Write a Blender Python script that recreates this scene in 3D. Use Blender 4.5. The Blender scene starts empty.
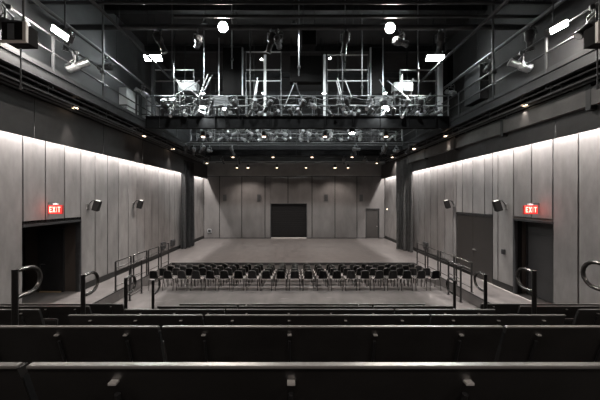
import bpy, bmesh, math, random
from mathutils import Vector, Matrix
R = random.Random(7)
PI = math.pi
sc = bpy.context.scene
col = sc.collection
# ------------------------------------------------------------------ materials
def mat(name, c, rough=.6, metal=0., var=.0, scale=8., c2=None, stretch=(1, 1, 1), bump=0., emit=None, es=0., spec=.5, detail=6):
    m = bpy.data.materials.new(name); m.use_nodes = True
    nt = m.node_tree; b = nt.nodes['Principled BSDF']
    b.inputs['Base Color'].default_value = (*c, 1)
    b.inputs['Roughness'].default_value = rough
    b.inputs['Metallic'].default_value = metal
    b.inputs['Specular IOR Level'].default_value = spec
    if emit:
        b.inputs['Emission Color'].default_value = (*emit, 1); b.inputs['Emission Strength'].default_value = es
    if var or c2 or bump:
        tc = nt.nodes.new('ShaderNodeTexCoord'); mp = nt.nodes.new('ShaderNodeMapping')
        mp.inputs['Scale'].default_value = stretch
        nz = nt.nodes.new('ShaderNodeTexNoise'); nz.inputs['Scale'].default_value = scale; nz.inputs['Detail'].default_value = detail
        nz.inputs['Roughness'].default_value = .62
        nt.links.new(tc.outputs['Object'], mp.inputs['Vector']); nt.links.new(mp.outputs['Vector'], nz.inputs['Vector'])
        cr = nt.nodes.new('ShaderNodeValToRGB')
        c2 = c2 or tuple(min(1, x * (1 + var)) for x in c)
        c1 = tuple(x * (1 - var) for x in c)
        cr.color_ramp.elements[0].position = .32; cr.color_ramp.elements[1].position = .68
        cr.color_ramp.elements[0].color = (*c1, 1); cr.color_ramp.elements[1].color = (*c2, 1)
        nt.links.new(nz.outputs['Fac'], cr.inputs['Fac']); nt.links.new(cr.outputs['Color'], b.inputs['Base Color'])
        if bump:
            bp = nt.nodes.new('ShaderNodeBump'); bp.inputs['Strength'].default_value = bump; bp.inputs['Distance'].default_value = .01
            nt.links.new(nz.outputs['Fac'], bp.inputs['Height']); nt.links.new(bp.outputs['Normal'], b.inputs['Normal'])
    return m
M = {}
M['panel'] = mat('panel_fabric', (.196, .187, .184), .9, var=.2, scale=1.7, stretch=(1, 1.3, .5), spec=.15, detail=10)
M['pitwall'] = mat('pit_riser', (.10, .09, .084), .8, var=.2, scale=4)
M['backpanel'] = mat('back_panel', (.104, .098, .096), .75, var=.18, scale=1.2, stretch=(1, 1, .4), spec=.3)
M['backtop'] = mat('upper_wall_grey', (.20, .195, .19), .8, var=.1, scale=2)
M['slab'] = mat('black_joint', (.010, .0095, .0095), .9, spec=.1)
M['fascia'] = mat('fascia_dark', (.032, .031, .031), .7, var=.25, scale=1.5, bump=.0)
M['fascia2'] = mat('fascia_grey', (.085, .082, .08), .7, var=.25, scale=1.5)
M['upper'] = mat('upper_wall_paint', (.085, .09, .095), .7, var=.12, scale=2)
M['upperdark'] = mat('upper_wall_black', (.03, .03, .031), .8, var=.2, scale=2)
M['black'] = mat('black_paint', (.014, .014, .015), .5, var=.3, scale=6)
M['satin'] = mat('black_satin', (.02, .02, .021), .33, spec=.5)
M['steel'] = mat('dark_steel', (.035, .036, .038), .45, .2, var=.25, scale=5)
M['greysteel'] = mat('grey_steel', (.14, .145, .15), .4, .4, var=.2, scale=5)
M['alu'] = mat('bright_aluminium', (.55, .56, .57), .35, .5, var=.12, scale=12)
M['chrome'] = mat('worn_chrome', (.42, .41, .40), .28, .9)
M['beamblk'] = mat('beam_black', (.009, .009, .0095), .85, spec=.12, var=.4, scale=3)
M['raildim'] = mat('rail_grey', (.06, .062, .065), .4, .3)
M['rail'] = mat('rail_black', (.02, .019, .019), .28, .3)
M['railtube'] = mat('rail_polished', (.16, .155, .15), .25, .9)
M['doorblk'] = mat('door_black', (.026, .026, .028), .45, var=.2, scale=2)
M['doorlit'] = mat('door_dark_grey', (.035, .034, .035), .5, var=.15, scale=2)
M['doorgrey'] = mat('door_charcoal', (.023, .020, .0185), .55, var=.1, scale=3)
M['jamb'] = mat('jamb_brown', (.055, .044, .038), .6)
M['brass'] = mat('threshold_brass', (.75, .58, .33), .4, .6)
M['base'] = mat('baseboard_black', (.012, .012, .012), .6)
M['striplight'] = mat('floor_edge_pale', (.5, .47, .44), .5)
M['seatback'] = mat('bench_black', (.024, .0225, .022), .45, var=.3, scale=3, spec=.4)
M['cap'] = mat('bench_cap', (.27, .26, .25), .36, .5, var=.25, scale=2.0)
M['tab'] = mat('bracket_tab', (.85, .83, .80), .3, .6)
M['tier'] = mat('tier_carpet', (.05, .046, .044), .9, var=.2, scale=14)
M['chairback'] = mat('chair_black', (.010, .010, .011), .5)
M['chairseat'] = mat('chair_seat_grey', (.27, .25, .24), .45)
M['chairrim'] = mat('chair_rim', (.09, .085, .08), .4, .3)
M['chairleg'] = mat('chair_leg', (.045, .042, .04), .35, .5)
M['curtain'] = mat('curtain_black', (.055, .054, .055), .85, var=.2, scale=6, spec=.2)
M['curtaing'] = mat('curtain_charcoal', (.08, .077, .076), .85, var=.2, scale=6, spec=.2)
M['cable'] = mat('cable_black', (.02, .02, .02), .5)
M['cablepale'] = mat('cable_pale', (.35, .35, .36), .5)
M['white'] = mat('white_paint', (.62, .64, .65), .5)
M['palegrey'] = mat('pale_grey_paint', (.15, .155, .16), .5, var=.3, scale=9)
M['offwhite'] = mat('off_white_edge', (.5, .46, .42), .6)
M['signbody'] = mat('sign_housing', (.10, .02, .02), .5, emit=(1, .03, .02), es=.12)
M['signglow'] = mat('sign_face', (.5, .02, .02), .5, emit=(1, .03, .02), es=.22)
M['signletter'] = mat('sign_letters', (1, .6, .5), .5, emit=(1, .30, .22), es=1.0)
def em(name, c, s): return mat(name, (.8, .8, .8), .5, emit=c, es=s)
M['lampwarm'] = em('lamp_warm', (1, .72, .50), 3.2)
M['lampcool'] = em('lamp_cool', (.95, 1, .98), 40)
M['lampflood'] = em('lamp_flood', (1, .93, .86), 90)
M['led'] = em('cove_led', (1, .93, .84), 6)

def floor_mat():
    m = bpy.data.materials.new('stage_floor'); m.use_nodes = True
    nt = m.node_tree; N = nt.nodes; L = nt.links; b = N['Principled BSDF']
    tc = N.new('ShaderNodeTexCoord')
    n1 = N.new('ShaderNodeTexNoise'); n1.inputs['Scale'].default_value = 2.2; n1.inputs['Detail'].default_value = 5
    mp = N.new('ShaderNodeMapping'); mp.inputs['Scale'].default_value = (1.6, .35, 1); mp.inputs['Rotation'].default_value = (0, 0, .9)
    n2 = N.new('ShaderNodeTexNoise'); n2.inputs['Scale'].default_value = 2.5; n2.inputs['Detail'].default_value = 4
    L.new(tc.outputs['Object'], n1.inputs['Vector']); L.new(tc.outputs['Object'], mp.inputs['Vector']); L.new(mp.outputs['Vector'], n2.inputs['Vector'])
    mx = N.new('ShaderNodeMath'); mx.operation = 'ADD'; L.new(n1.outputs['Fac'], mx.inputs[0]); L.new(n2.outputs['Fac'], mx.inputs[1])
    cr = N.new('ShaderNodeValToRGB'); e = cr.color_ramp.elements
    e[0].position = .30; e[0].color = (.058, .053, .052, 1); e[1].position = .70; e[1].color = (.138, .127, .123, 1)
    h = N.new('ShaderNodeMath'); h.operation = 'MULTIPLY'; h.inputs[1].default_value = .5; L.new(mx.outputs[0], h.inputs[0]); L.new(h.outputs[0], cr.inputs['Fac'])
    # scuffs
    mp3 = N.new('ShaderNodeMapping'); mp3.inputs['Scale'].default_value = (.5, 5, 1); mp3.inputs['Rotation'].default_value = (0, 0, .5)
    n3 = N.new('ShaderNodeTexNoise'); n3.inputs['Scale'].default_value = 3; n3.inputs['Detail'].default_value = 3
    L.new(tc.outputs['Object'], mp3.inputs['Vector']); L.new(mp3.outputs['Vector'], n3.inputs['Vector'])
    c3 = N.new('ShaderNodeValToRGB'); c3.color_ramp.elements[0].position = .66; c3.color_ramp.elements[1].position = .74
    L.new(n3.outputs['Fac'], c3.inputs['Fac'])
    mix = N.new('ShaderNodeMix'); mix.data_type = 'RGBA'; L.new(c3.outputs['Color'], mix.inputs['Factor'])
    L.new(cr.outputs['Color'], mix.inputs[6]); mix.inputs[7].default_value = (.32, .30, .29, 1)
    L.new(mix.outputs[2], b.inputs['Base Color'])
    rr = N.new('ShaderNodeMapRange'); rr.inputs['To Min'].default_value = .26; rr.inputs['To Max'].default_value = .36; L.new(h.outputs[0], rr.inputs['Value']); L.new(rr.outputs['Result'], b.inputs['Roughness'])
    b.inputs['Specular IOR Level'].default_value = .5
    return m
M['floor'] = floor_mat()
M['lampbody'] = mat('stage_light_grey', (.12, .122, .125), .38, .55, var=.5, scale=14)
M['lampbright'] = mat('stage_light_silver', (.36, .37, .38), .32, .6, var=.5, scale=14)
def per_object(m, amt):
    nt = m.node_tree; b = nt.nodes['Principled BSDF']; L = nt.links
    src = b.inputs['Base Color'].links[0].from_socket
    oi = nt.nodes.new('ShaderNodeObjectInfo'); mr = nt.nodes.new('ShaderNodeMapRange')
    mr.inputs['To Min'].default_value = 1 - amt; mr.inputs['To Max'].default_value = 1 + amt
    L.new(oi.outputs['Random'], mr.inputs['Value'])
    vm = nt.nodes.new('ShaderNodeVectorMath'); vm.operation = 'SCALE'
    L.new(src, vm.inputs[0]); L.new(mr.outputs['Result'], vm.inputs['Scale']); L.new(vm.outputs[0], b.inputs['Base Color'])
per_object(M['panel'], .10); per_object(M['backpanel'], .07)

# ------------------------------------------------------------------ mesh helper
class MB:
    def __init__(s): s.bm = bmesh.new()
    def box(s, x0, x1, y0, y1, z0, z1, bev=0):
        r = bmesh.ops.create_cube(s.bm, size=1)
        for v in r['verts']:
            v.co = Vector(((x0 + x1) / 2 + v.co.x * (x1 - x0), (y0 + y1) / 2 + v.co.y * (y1 - y0), (z0 + z1) / 2 + v.co.z * (z1 - z0)))
        if bev:
            es = list({e for v in r['verts'] for e in v.link_edges})
            bmesh.ops.bevel(s.bm, geom=es, offset=bev, segments=2, affect='EDGES', profile=.5)
        return s
    def obox(s, c, size, rot=None, bev=0):
        r = bmesh.ops.create_cube(s.bm, size=1); m = rot.to_matrix() if rot is not None and not isinstance(rot, Matrix) else rot
        for v in r['verts']:
            p = Vector((v.co.x * size[0], v.co.y * size[1], v.co.z * size[2]))
            if m is not None: p = m @ p
            v.co = p + Vector(c)
        if bev:
            es = list({e for v in r['verts'] for e in v.link_edges})
            bmesh.ops.bevel(s.bm, geom=es, offset=bev, segments=2, affect='EDGES')
        return s
    def cyl(s, a, b, r0, r1=None, n=12, caps=True):
        a = Vector(a); b = Vector(b); r1 = r0 if r1 is None else r1
        d = b - a; q = d.to_track_quat('Z', 'Y').to_matrix()
        V0 = []; V1 = []
        for i in range(n):
            t = 2 * PI * i / n; u = q @ Vector((math.cos(t), math.sin(t), 0))
            V0.append(s.bm.verts.new(a + u * r0)); V1.append(s.bm.verts.new(b + u * r1))
        for i in range(n):
            s.bm.faces.new((V0[i], V0[(i + 1) % n], V1[(i + 1) % n], V1[i]))
        if caps:
            s.bm.faces.new(V0[::-1]); s.bm.faces.new(V1)
        return s
    def tube(s, pts, r, n=8):
        pts = [Vector(p) for p in pts]; rings = []
        up = None
        for i, p in enumerate(pts):
            d = (pts[min(i + 1, len(pts) - 1)] - pts[max(i - 1, 0)]).normalized()
            if up is None: up = d.orthogonal().normalized()
            else:
                up = (up - d * up.dot(d))
                up = up.normalized() if up.length > 1e-5 else d.orthogonal().normalized()
            w = d.cross(up)
            rings.append([s.bm.verts.new(p + (up * math.cos(2 * PI * k / n) + w * math.sin(2 * PI * k / n)) * r) for k in range(n)])
        for a, b in zip(rings, rings[1:]):
            for k in range(n): s.bm.faces.new((a[k], a[(k + 1) % n], b[(k + 1) % n], b[k]))
        s.bm.faces.new(rings[0][::-1]); s.bm.faces.new(rings[-1])
        return s
    def sheet(s, rows, th=.01):
        """grid of points closed to a solid by offset along normal"""
        g = [[s.bm.verts.new(p) for p in r] for r in rows]
        fs = []
        for i in range(len(g) - 1):
            for j in range(len(g[0]) - 1):
                fs.append(s.bm.faces.new((g[i][j], g[i][j + 1], g[i + 1][j + 1], g[i + 1][j])))
        bmesh.ops.solidify(s.bm, geom=fs, thickness=th)
        return s
    def build(s, name, m, parent=None, smooth=False, loc=None):
        bmesh.ops.recalc_face_normals(s.bm, faces=s.bm.faces)
        if smooth:
            for f in s.bm.faces: f.smooth = True
        me = bpy.data.meshes.new(name); s.bm.to_mesh(me); s.bm.free()
        if smooth:
            try: me.set_sharp_from_angle(angle=math.radians(40))
            except Exception: pass
        me.materials.append(M[m] if isinstance(m, str) else m)
        o = bpy.data.objects.new(name, me); col.objects.link(o)
        if parent is not None: o.parent = parent
        if loc: o.location = loc
        return o
def tag(o, label=None, cat=None, group=None, kind=None):
    if label: o['label'] = label
    if cat: o['category'] = cat
    if group: o['group'] = group
    if kind: o['kind'] = kind
    return o
def empty(name, loc, rz=0, label=None, cat=None, group=None, kind=None):
    o = bpy.data.objects.new(name, None); col.objects.link(o); o.location = loc; o.rotation_euler = (0, 0, rz); o.empty_display_size = .1
    return tag(o, label, cat, group, kind)
def copy_tree(o, parent=None):
    c = o.copy(); col.objects.link(c)
    if parent is not None: c.parent = parent
    for ch in list(o.children): copy_tree(ch, c)
    return c
ORD = ['first', 'second', 'third', 'fourth', 'fifth', 'sixth', 'seventh', 'eighth', 'ninth', 'tenth', 'eleventh', 'twelfth', 'thirteenth', 'fourteenth', 'fifteenth', 'sixteenth', 'seventeenth', 'eighteenth', 'nineteenth', 'twentieth', 'twenty-first', 'twenty-second', 'twenty-third', 'twenty-fourth']
def place(n, i, a='left', b='right'):
    if i == 0: return a + 'most'
    if i == n - 1: return b + 'most'
    if n % 2 and i == n // 2: return 'middle'
    if i < n / 2: return ORD[i] + ' from ' + a
    return ORD[n - 1 - i] + ' from ' + b

# ------------------------------------------------------------------ geometry constants
CZ = 3.3; F = 283.; VX = 294.; VY = 199.5
XL = -7.65; XR = 7.70; YB = 24.0; YF = -3.0; ZC = 11.2
def P(px, py, d): return Vector(((px - VX) * d / F, d, CZ - (py - VY) * d / F))
RAIL_Z = CZ + 4.5; DECK_Z = CZ + 3.62; BOT_Z = CZ + 3.1

# camera
cam = bpy.data.cameras.new('camera'); co = bpy.data.objects.new('camera', cam); col.objects.link(co)
co.location = (0, 0, CZ); co.rotation_euler = (PI / 2, 0, 0)
cam.sensor_width = 36; cam.lens = F / 600 * 36; cam.shift_x = .01; cam.shift_y = -.5 / 600; cam.clip_start = .05
sc.camera = co
sc.view_settings.view_transform = 'Standard'; sc.view_settings.look = 'None'; sc.view_settings.gamma = 1
sc.view_settings.use_curve_mapping = False; sc.view_settings.exposure = 1.3
w = bpy.data.worlds.new('world'); sc.world = w; w.use_nodes = True
w.node_tree.nodes['Background'].inputs[0].default_value = (.9, .95, 1, 1); w.node_tree.nodes['Background'].inputs[1].default_value = .0

# ------------------------------------------------------------------ floor with a sunken, stepped seating pit
PX0, PX1, PY1 = -6.39, 6.25, 14.8
root = empty('floor', (0, 0, 0), kind='structure')
MB().box(-9.8, 9.8, PY1, YB + .3, -.2, 0).build('stage_floor', 'floor', root)
MB().box(-9.8, PX0, YF, PY1, -.2, 0).build('side_aisle_floor', 'floor', root)
MB().box(PX1, 9.8, YF, PY1, -.2, 0).build('side_aisle_floor', 'floor', root)
ROWD = [11.35, 12.15, 12.95, 13.72]
ROWZ = [-.36, -.45, -.54, -.63]
MB().box(PX0, PX1, YF, 11.98, -.9, ROWZ[0]).build('pit_floor', 'floor', root)
MB().box(PX0, PX1, 11.98, 12.78, -.9, ROWZ[1]).build('pit_floor', 'floor', root)
MB().box(PX0, PX1, 12.78, 13.56, -.9, ROWZ[2]).build('pit_floor', 'floor', root)
MB().box(PX0, PX1, 13.56, PY1, -.9, ROWZ[3]).build('pit_floor', 'floor', root)
MB().box(PX0 - .05, PX0, YF, PY1, -.9, -.201).box(PX1, PX1 + .05, YF, PY1, -.9, -.201).box(PX0, PX1, PY1, PY1 + .05, -.9, -.201).build('pit_wall', 'slab', root)
MB().box(PX0 - .004, PX0 + .012, 6.3, PY1, -.62, -.001).box(PX1 - .012, PX1 + .004, 6.3, PY1, -.62, -.001).build('pit_riser', 'floor', root)
MB().box(PX0, PX1, PY1 - .012, PY1 + .004, -.629, -.012).build('pit_riser', 'pitwall', root)
MB().box(PX0 - .02, PX0 + .013, 6.3, PY1, -.03, .004).box(PX1 - .013, PX1 + .02, 6.3, PY1, -.03, .004).box(PX0, PX1, PY1 - .02, PY1 + .004, -.13, .004).build('pit_edge', 'base', root)

# ------------------------------------------------------------------ side walls
PT = 5.38; PB = .24
def side_wall(name, X, sgn, seams, holes, group):
    """X inner face; sgn +1 for right. holes: list (y0,y1,ztop)"""
    r = empty(name, (X, 0, 0), kind='structure')
    a, b_ = sorted((X + sgn * .06, X + sgn * .30))
    m = MB(); y = YF
    for (y0, y1, zt) in sorted(holes):
        m.box(a - X, b_ - X, y, y0, 0, 6.35); m.box(a - X, b_ - X, y0, y1, zt, 6.35); y = y1
    m.box(a - X, b_ - X, y, YB, 0, 6.35); m.build('wall_core', 'slab', r)
    a, b_ = sorted((0, sgn * .055)); g = .026
    for y0, y1 in zip(seams, seams[1:]):
        zt = PB
        for h in holes:
            if y0 > h[0] - .2 and y1 < h[1] + .2: zt = h[2] + .04
        MB().box(a, b_, y0 + g, y1 - g, zt, PT, bev=.006).build('wall_panel', 'panel', r)
    return r
lse = [7.99 + .725 * k for k in range(-14, 23)] ; lse = [y for y in lse if y < YB - .2] + [YB]
rse = [7.67 + .7545 * k for k in range(-13, 23)]; rse = [y for y in rse if y < YB - .2] + [YB]
LH = (7.99, 7.99 + .725 * 3, 2.58); RH = (rse[rse.index(7.67) + 1], rse[rse.index(7.67) + 3], 2.64); RD = (rse[rse.index(7.67) + 4] + .30, rse[rse.index(7.67) + 7] + .56, 2.67)
# the wide charcoal leaf door on the right sits in its own opening: adjust seams so the panels above it are short
rse2 = []
for y in rse: rse2.append(y)
wl = side_wall('wall_left', XL, -1, lse, [LH], '')
i4 = rse.index(7.67) + 4
rd0, rd1 = 2179 / 198.5, 2179 / 162.
rse2 = sorted([y for y in rse if not (abs(y - rd0) < .2 or abs(y - rd1) < .2)] + [rd0, rd1])
wr = side_wall('wall_right', XR, 1, rse2, [RH, (rd0, rd1, 2.67)], '')

def box_child(p, name, m, x0, x1, y0, y1, z0, z1, bev=0):
    o = p.location
    return MB().box(x0 - o.x, x1 - o.x, y0 - o.y, y1 - o.y, z0 - o.z, z1 - o.z, bev=bev).build(name, m, p)
# entrance vestibules, each with its door in the far wall
def vestibule(w_, X, s, H, dn, x0, x1, zt, frame):
    def bc(p, n, m, a, b_, y0, y1, z0, z1, bev=0): return box_child(p, n, m, min(a, b_), max(a, b_), y0, y1, z0, z1, bev)
    zh = H[2]
    bc(w_, 'recess_far_wall', 'jamb', X + s * .3, X + s * 2.0, H[1] + .0, H[1] + .1, 0, zh + .05)
    bc(w_, 'recess_near_wall', 'jamb', X + s * .3, X + s * 2.0, H[0] - .1, H[0], 0, zh + .05)
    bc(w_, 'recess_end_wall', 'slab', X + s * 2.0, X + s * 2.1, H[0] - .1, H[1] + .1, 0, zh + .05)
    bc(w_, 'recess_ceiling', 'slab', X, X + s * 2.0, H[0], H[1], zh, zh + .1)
    bc(w_, 'recess_lining', 'jamb', X + s * .05, X + s * .3, H[1] - .012, H[1] + .0, 0, zh)
    bc(w_, 'recess_frame', 'steel', X - s * .02, X + s * frame, H[1] - .04, H[1] - .013, 0, zh)
    bc(w_, 'recess_frame', 'steel', X - s * .02, X + s * .06, H[0], H[1] - .045, zh - .07, zh - .001)
    cx = (x0 + x1) / 2
    d = empty(dn, (cx, H[1] - .05, 0), kind='structure')
    lf = box_child(d, 'door_leaf', 'doorblk', min(x0, x1) + .02, max(x0, x1) - .02, H[1] - .06, H[1] - .015, .03, zt, .004)
    hx = x0 + s * .10 if s > 0 else x1 - .0
    hx = (max(abs(x0), abs(x1)) - .10) * s - cx
    MB().cyl((hx, -.01, 1.0), (hx, -.08, 1.0), .012).cyl((hx, -.075, 1.0), (hx - s * .14, -.075, 1.0), .012).build('door_handle', 'chrome', lf, True)
    box_child(d, 'door_frame', 'satin', min(x0, x1) - .06, min(x0, x1) + .015, H[1] - .08, H[1] - .013, 0, zt + .07)
    box_child(d, 'door_frame', 'satin', max(x0, x1) - .015, max(x0, x1) + .06, H[1] - .08, H[1] - .013, 0, zt + .07)
    box_child(d, 'door_frame', 'satin', min(x0, x1) + .015, max(x0, x1) - .015, H[1] - .08, H[1] - .013, zt + .005, zt + .07)
    return d
d = vestibule(wl, XL, -1, LH, 'door_1', -8.28, -9.08, 2.2, .17)
box_child(d, 'threshold', 'brass', -9.06, -8.30, LH[1] - .11, LH[1] - .02, .0, .028)
box_child(wr, 'recess_jamb', 'jamb', XR + .3, XR + .55, RH[1], RH[1] + .06, 0, 2.68)
box_child(wr, 'recess_jamb', 'jamb', XR + .3, XR + .55, RH[0] - .06, RH[0], 0, 2.68)
box_child(wr, 'recess_ceiling', 'jamb', XR, XR + .5, RH[0], RH[1], 2.64, 2.72)
box_child(wr, 'recess_frame', 'steel', XR - .02, XR + .10, RH[1] - .06, RH[1], 0, 2.64)
box_child(wr, 'recess_frame', 'steel', XR - .02, XR + .06, RH[0], RH[1] - .061, 2.57, 2.639)
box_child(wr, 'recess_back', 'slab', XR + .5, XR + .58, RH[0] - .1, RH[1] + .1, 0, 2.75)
d = empty('door_2', (XR + .46, (RH[0] + RH[1]) / 2, 0), kind='structure')
lf = box_child(d, 'door_leaf', 'doorlit', XR + .42, XR + .48, RH[0] + .10, RH[1] - .12, .03, 2.15, .004)
box_child(d, 'door_frame', 'satin', XR + .39, XR + .49, RH[1] - .115, RH[1] - .062, 0, 2.56)
box_child(d, 'door_frame', 'satin', XR + .39, XR + .49, RH[0] + .005, RH[0] + .095, 0, 2.56)
box_child(d, 'door_header', 'doorlit', XR + .41, XR + .49, RH[0] + .10, RH[1] - .12, 2.16, 2.56)
MB().cyl((-.04, -.50, 1.0), (-.10, -.50, 1.0), .012).cyl((-.10, -.55, 1.0), (-.10, -.40, 1.0), .012).build('door_handle', 'chrome', lf, True)
# charcoal double leaf on the right wall
d = empty('door_3', (XR + .05, (rd0 + rd1) / 2, 0), kind='structure')
ym = (rd0 + rd1) / 2
lf = box_child(d, 'door_leaf', 'doorgrey', XR + .02, XR + .08, rd0 + .03, ym - .004, .02, 2.60, .004)
lf2 = box_child(d, 'door_leaf', 'doorgrey', XR + .02, XR + .08, ym + .004, rd1 - .03, .02, 2.60, .004)
MB().box(-.055, -.03, -.16, -.03, 1.13, 1.19).box(-.09, -.05, -.28, -.03, 1.15, 1.17).build('door_handle', 'chrome', lf)
box_child(d, 'door_head', 'black', XR - .012, XR + .09, rd0, rd1, 2.605, 2.68)
# baseboards
m = MB().box(XL - .05, XL - .012, YF, LH[0] - .06, 0, .235).box(XL - .05, XL - .012, LH[1] + .06, YB, 0, .235); tag(m.build('baseboard_left', 'base'), kind='structure')
m = MB().box(XR + .012, XR + .05, YF, RH[0] - .06, 0, .235).box(XR + .012, XR + .05, RH[1] + .06, rd0, 0, .235).box(XR + .012, XR + .05, rd1, YB, 0, .235); tag(m.build('baseboard_right', 'base'), kind='structure')
tag(MB().box(XR - .035, XR - .005, 7.2, rd0 + .6, 0, .012).build('trim_1', 'striplight'), kind='structure')
# upper side walls
tag(MB().box(XL - .3, XL, YF, YB, 6.35, ZC).build('wall_upper_left', 'upper'), kind='structure')
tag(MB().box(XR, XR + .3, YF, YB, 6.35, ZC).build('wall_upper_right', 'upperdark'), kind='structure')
# fascias hiding the cove strips
def fascia(name, X, sgn, m1):
    r = empty(name, (X, 0, 5.0), kind='structure')
    xi = X - sgn * .28
    ys = [YF, 2, 5, 8, 10.9, 13.7, 15.9, 18.4, 21.1, YB - .02]
    for y0, y1 in zip(ys, ys[1:]):
        box_child(r, 'fascia_board', m1, min(xi, xi - sgn * .03), max(xi, xi - sgn * .03), y0 + .008, y1 - .008, 5.03, 6.18)
    box_child(r, 'fascia_top', 'black', min(xi, X + sgn * .05), max(xi, X + sgn * .05), YF, YB - .02, 6.13, 6.18)
    box_child(r, 'led_strip', 'led', min(X - sgn * .10, X - sgn * .14), max(X - sgn * .10, X - sgn * .14), YF + .2, YB - .2, 5.44, 5.46)
    box_child(r, 'led_channel', 'black', min(X + sgn * .05, X - sgn * .26), max(X + sgn * .05, X - sgn * .26), YF, YB - .02, 5.465, 5.50)
    return r
fascia('trim_2', XL, -1, 'fascia')
fr = fascia('trim_3', XR, 1, 'fascia')
box_child(fr, 'duct_band', 'fascia2', XR - .46, XR - .315, YF, 19.3, 5.60, 6.05)
for y in (4, 6.9, 9.8, 12.7, 15.6, 18.5):
    box_child(fr, 'duct_strap', 'black', XR - .47, XR - .315, y, y + .12, 5.5, 6.12)
for nm, X, s in (('l', XL, -1), ('r', XR, 1)):
    la = bpy.data.lights.new('cove_lamp', 'AREA'); la.shape = 'RECTANGLE'; la.size = .05; la.size_y = YB - YF - .6
    la.energy = 760; la.color = (1, .94, .90); la.spread = math.radians(165)
    lo = bpy.data.objects.new('cove_lamp', la); col.objects.link(lo)
    lo.location = (X - s * .10, (YB + YF) / 2, 5.43); lo.rotation_euler = (0, 0, 0)
# ------------------------------------------------------------------ back wall
r = empty('wall_back', (0, YB, 0), kind='structure')
OX0, OX1, OZ = -1.95, 1.06, 2.92
DX0, DX1, DZ = 6.12, 7.2, 2.5
MB().box(-8, OX0, .05, .3, 0, 6.5).box(OX0, OX1, .05, .3, OZ, 6.5).box(OX1, DX0, .05, .3, 0, 6.5).box(DX0, DX1, .05, .3, DZ, 6.5).box(DX1, 8, .05, .3, 0, 6.5).build('wall_core', 'slab', r)
bs = [XL, -6.32, -4.43, -2.46, -.51, 1.53, 3.48, 5.34, XR]
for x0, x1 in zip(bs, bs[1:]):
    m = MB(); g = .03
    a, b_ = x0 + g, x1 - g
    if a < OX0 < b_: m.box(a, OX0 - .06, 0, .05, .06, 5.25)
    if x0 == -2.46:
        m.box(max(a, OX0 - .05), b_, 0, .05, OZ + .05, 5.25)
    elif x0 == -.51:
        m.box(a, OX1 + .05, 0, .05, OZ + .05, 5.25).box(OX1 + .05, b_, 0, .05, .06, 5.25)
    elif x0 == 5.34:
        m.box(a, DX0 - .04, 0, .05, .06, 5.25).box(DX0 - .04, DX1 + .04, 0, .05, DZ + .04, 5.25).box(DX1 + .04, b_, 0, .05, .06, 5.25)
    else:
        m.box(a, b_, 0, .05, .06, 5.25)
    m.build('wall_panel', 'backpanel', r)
tag(MB().box(-8, 8, YB - .06, YB + .05, 5.30, 6.52).build('trim_4', 'backtop'), kind='structure')
tag(MB().box(-8, 8, YB + .0, YB + .3, 6.52, ZC).build('wall_upper_back', 'upperdark'), kind='structure')
d = empty('door_4', ((OX0 + OX1) / 2, YB + .12, 0), kind='structure')
m = MB()
for k in range(18): m.box(-(OX1 - OX0) / 2, (OX1 - OX0) / 2, -.02 - (.012 if k % 2 else 0), .02, .08 + k * .158, .08 + (k + 1) * .158 - .01)
m.build('shutter_curtain', 'slab', d)
MB().box(-(OX1 - OX0) / 2, (OX1 - OX0) / 2, -.05, .03, .0, .07).build('bottom_bar', 'striplight', d)
MB().box(-(OX1 - OX0) / 2 - .05, -(OX1 - OX0) / 2, -.14, .0, 0, OZ + .04).box((OX1 - OX0) / 2, (OX1 - OX0) / 2 + .05, -.14, 0, 0, OZ + .04).box(-(OX1 - OX0) / 2, (OX1 - OX0) / 2, -.14, 0, OZ, OZ + .05).build('shutter_frame', 'black', d)
d = empty('door_5', ((DX0 + DX1) / 2, YB + .12, 0), kind='structure')
lf = MB().box(-.5, .5, -.02, .03, .02, DZ - .04).build('door_leaf', 'doorgrey', d)
MB().box(.36, .44, -.06, -.02, 1.0, 1.04).build('door_handle', 'chrome', lf)
MB().box(-.54, -.5, -.13, .04, 0, DZ).box(.5, .54, -.13, .04, 0, DZ).box(-.54, .54, -.13, .04, DZ - .035, DZ + .03).build('door_frame', 'base', d)
tag(MB().box(XL, OX0 - .05, YB - .01, YB + .02, 0, .055).box(OX1 + .05, DX0 - .04, YB - .01, YB + .02, 0, .055).build('baseboard_back', 'base'), kind='structure')
tag(MB().box(-8, 8, YF - .3, YF, -.9, ZC).build('wall_front', 'upperdark'), kind='structure')
tag(MB().box(-8, 8, YF - .3, YB + .3, ZC, ZC + .2).build('ceiling', 'upperdark'), kind='structure')

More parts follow.
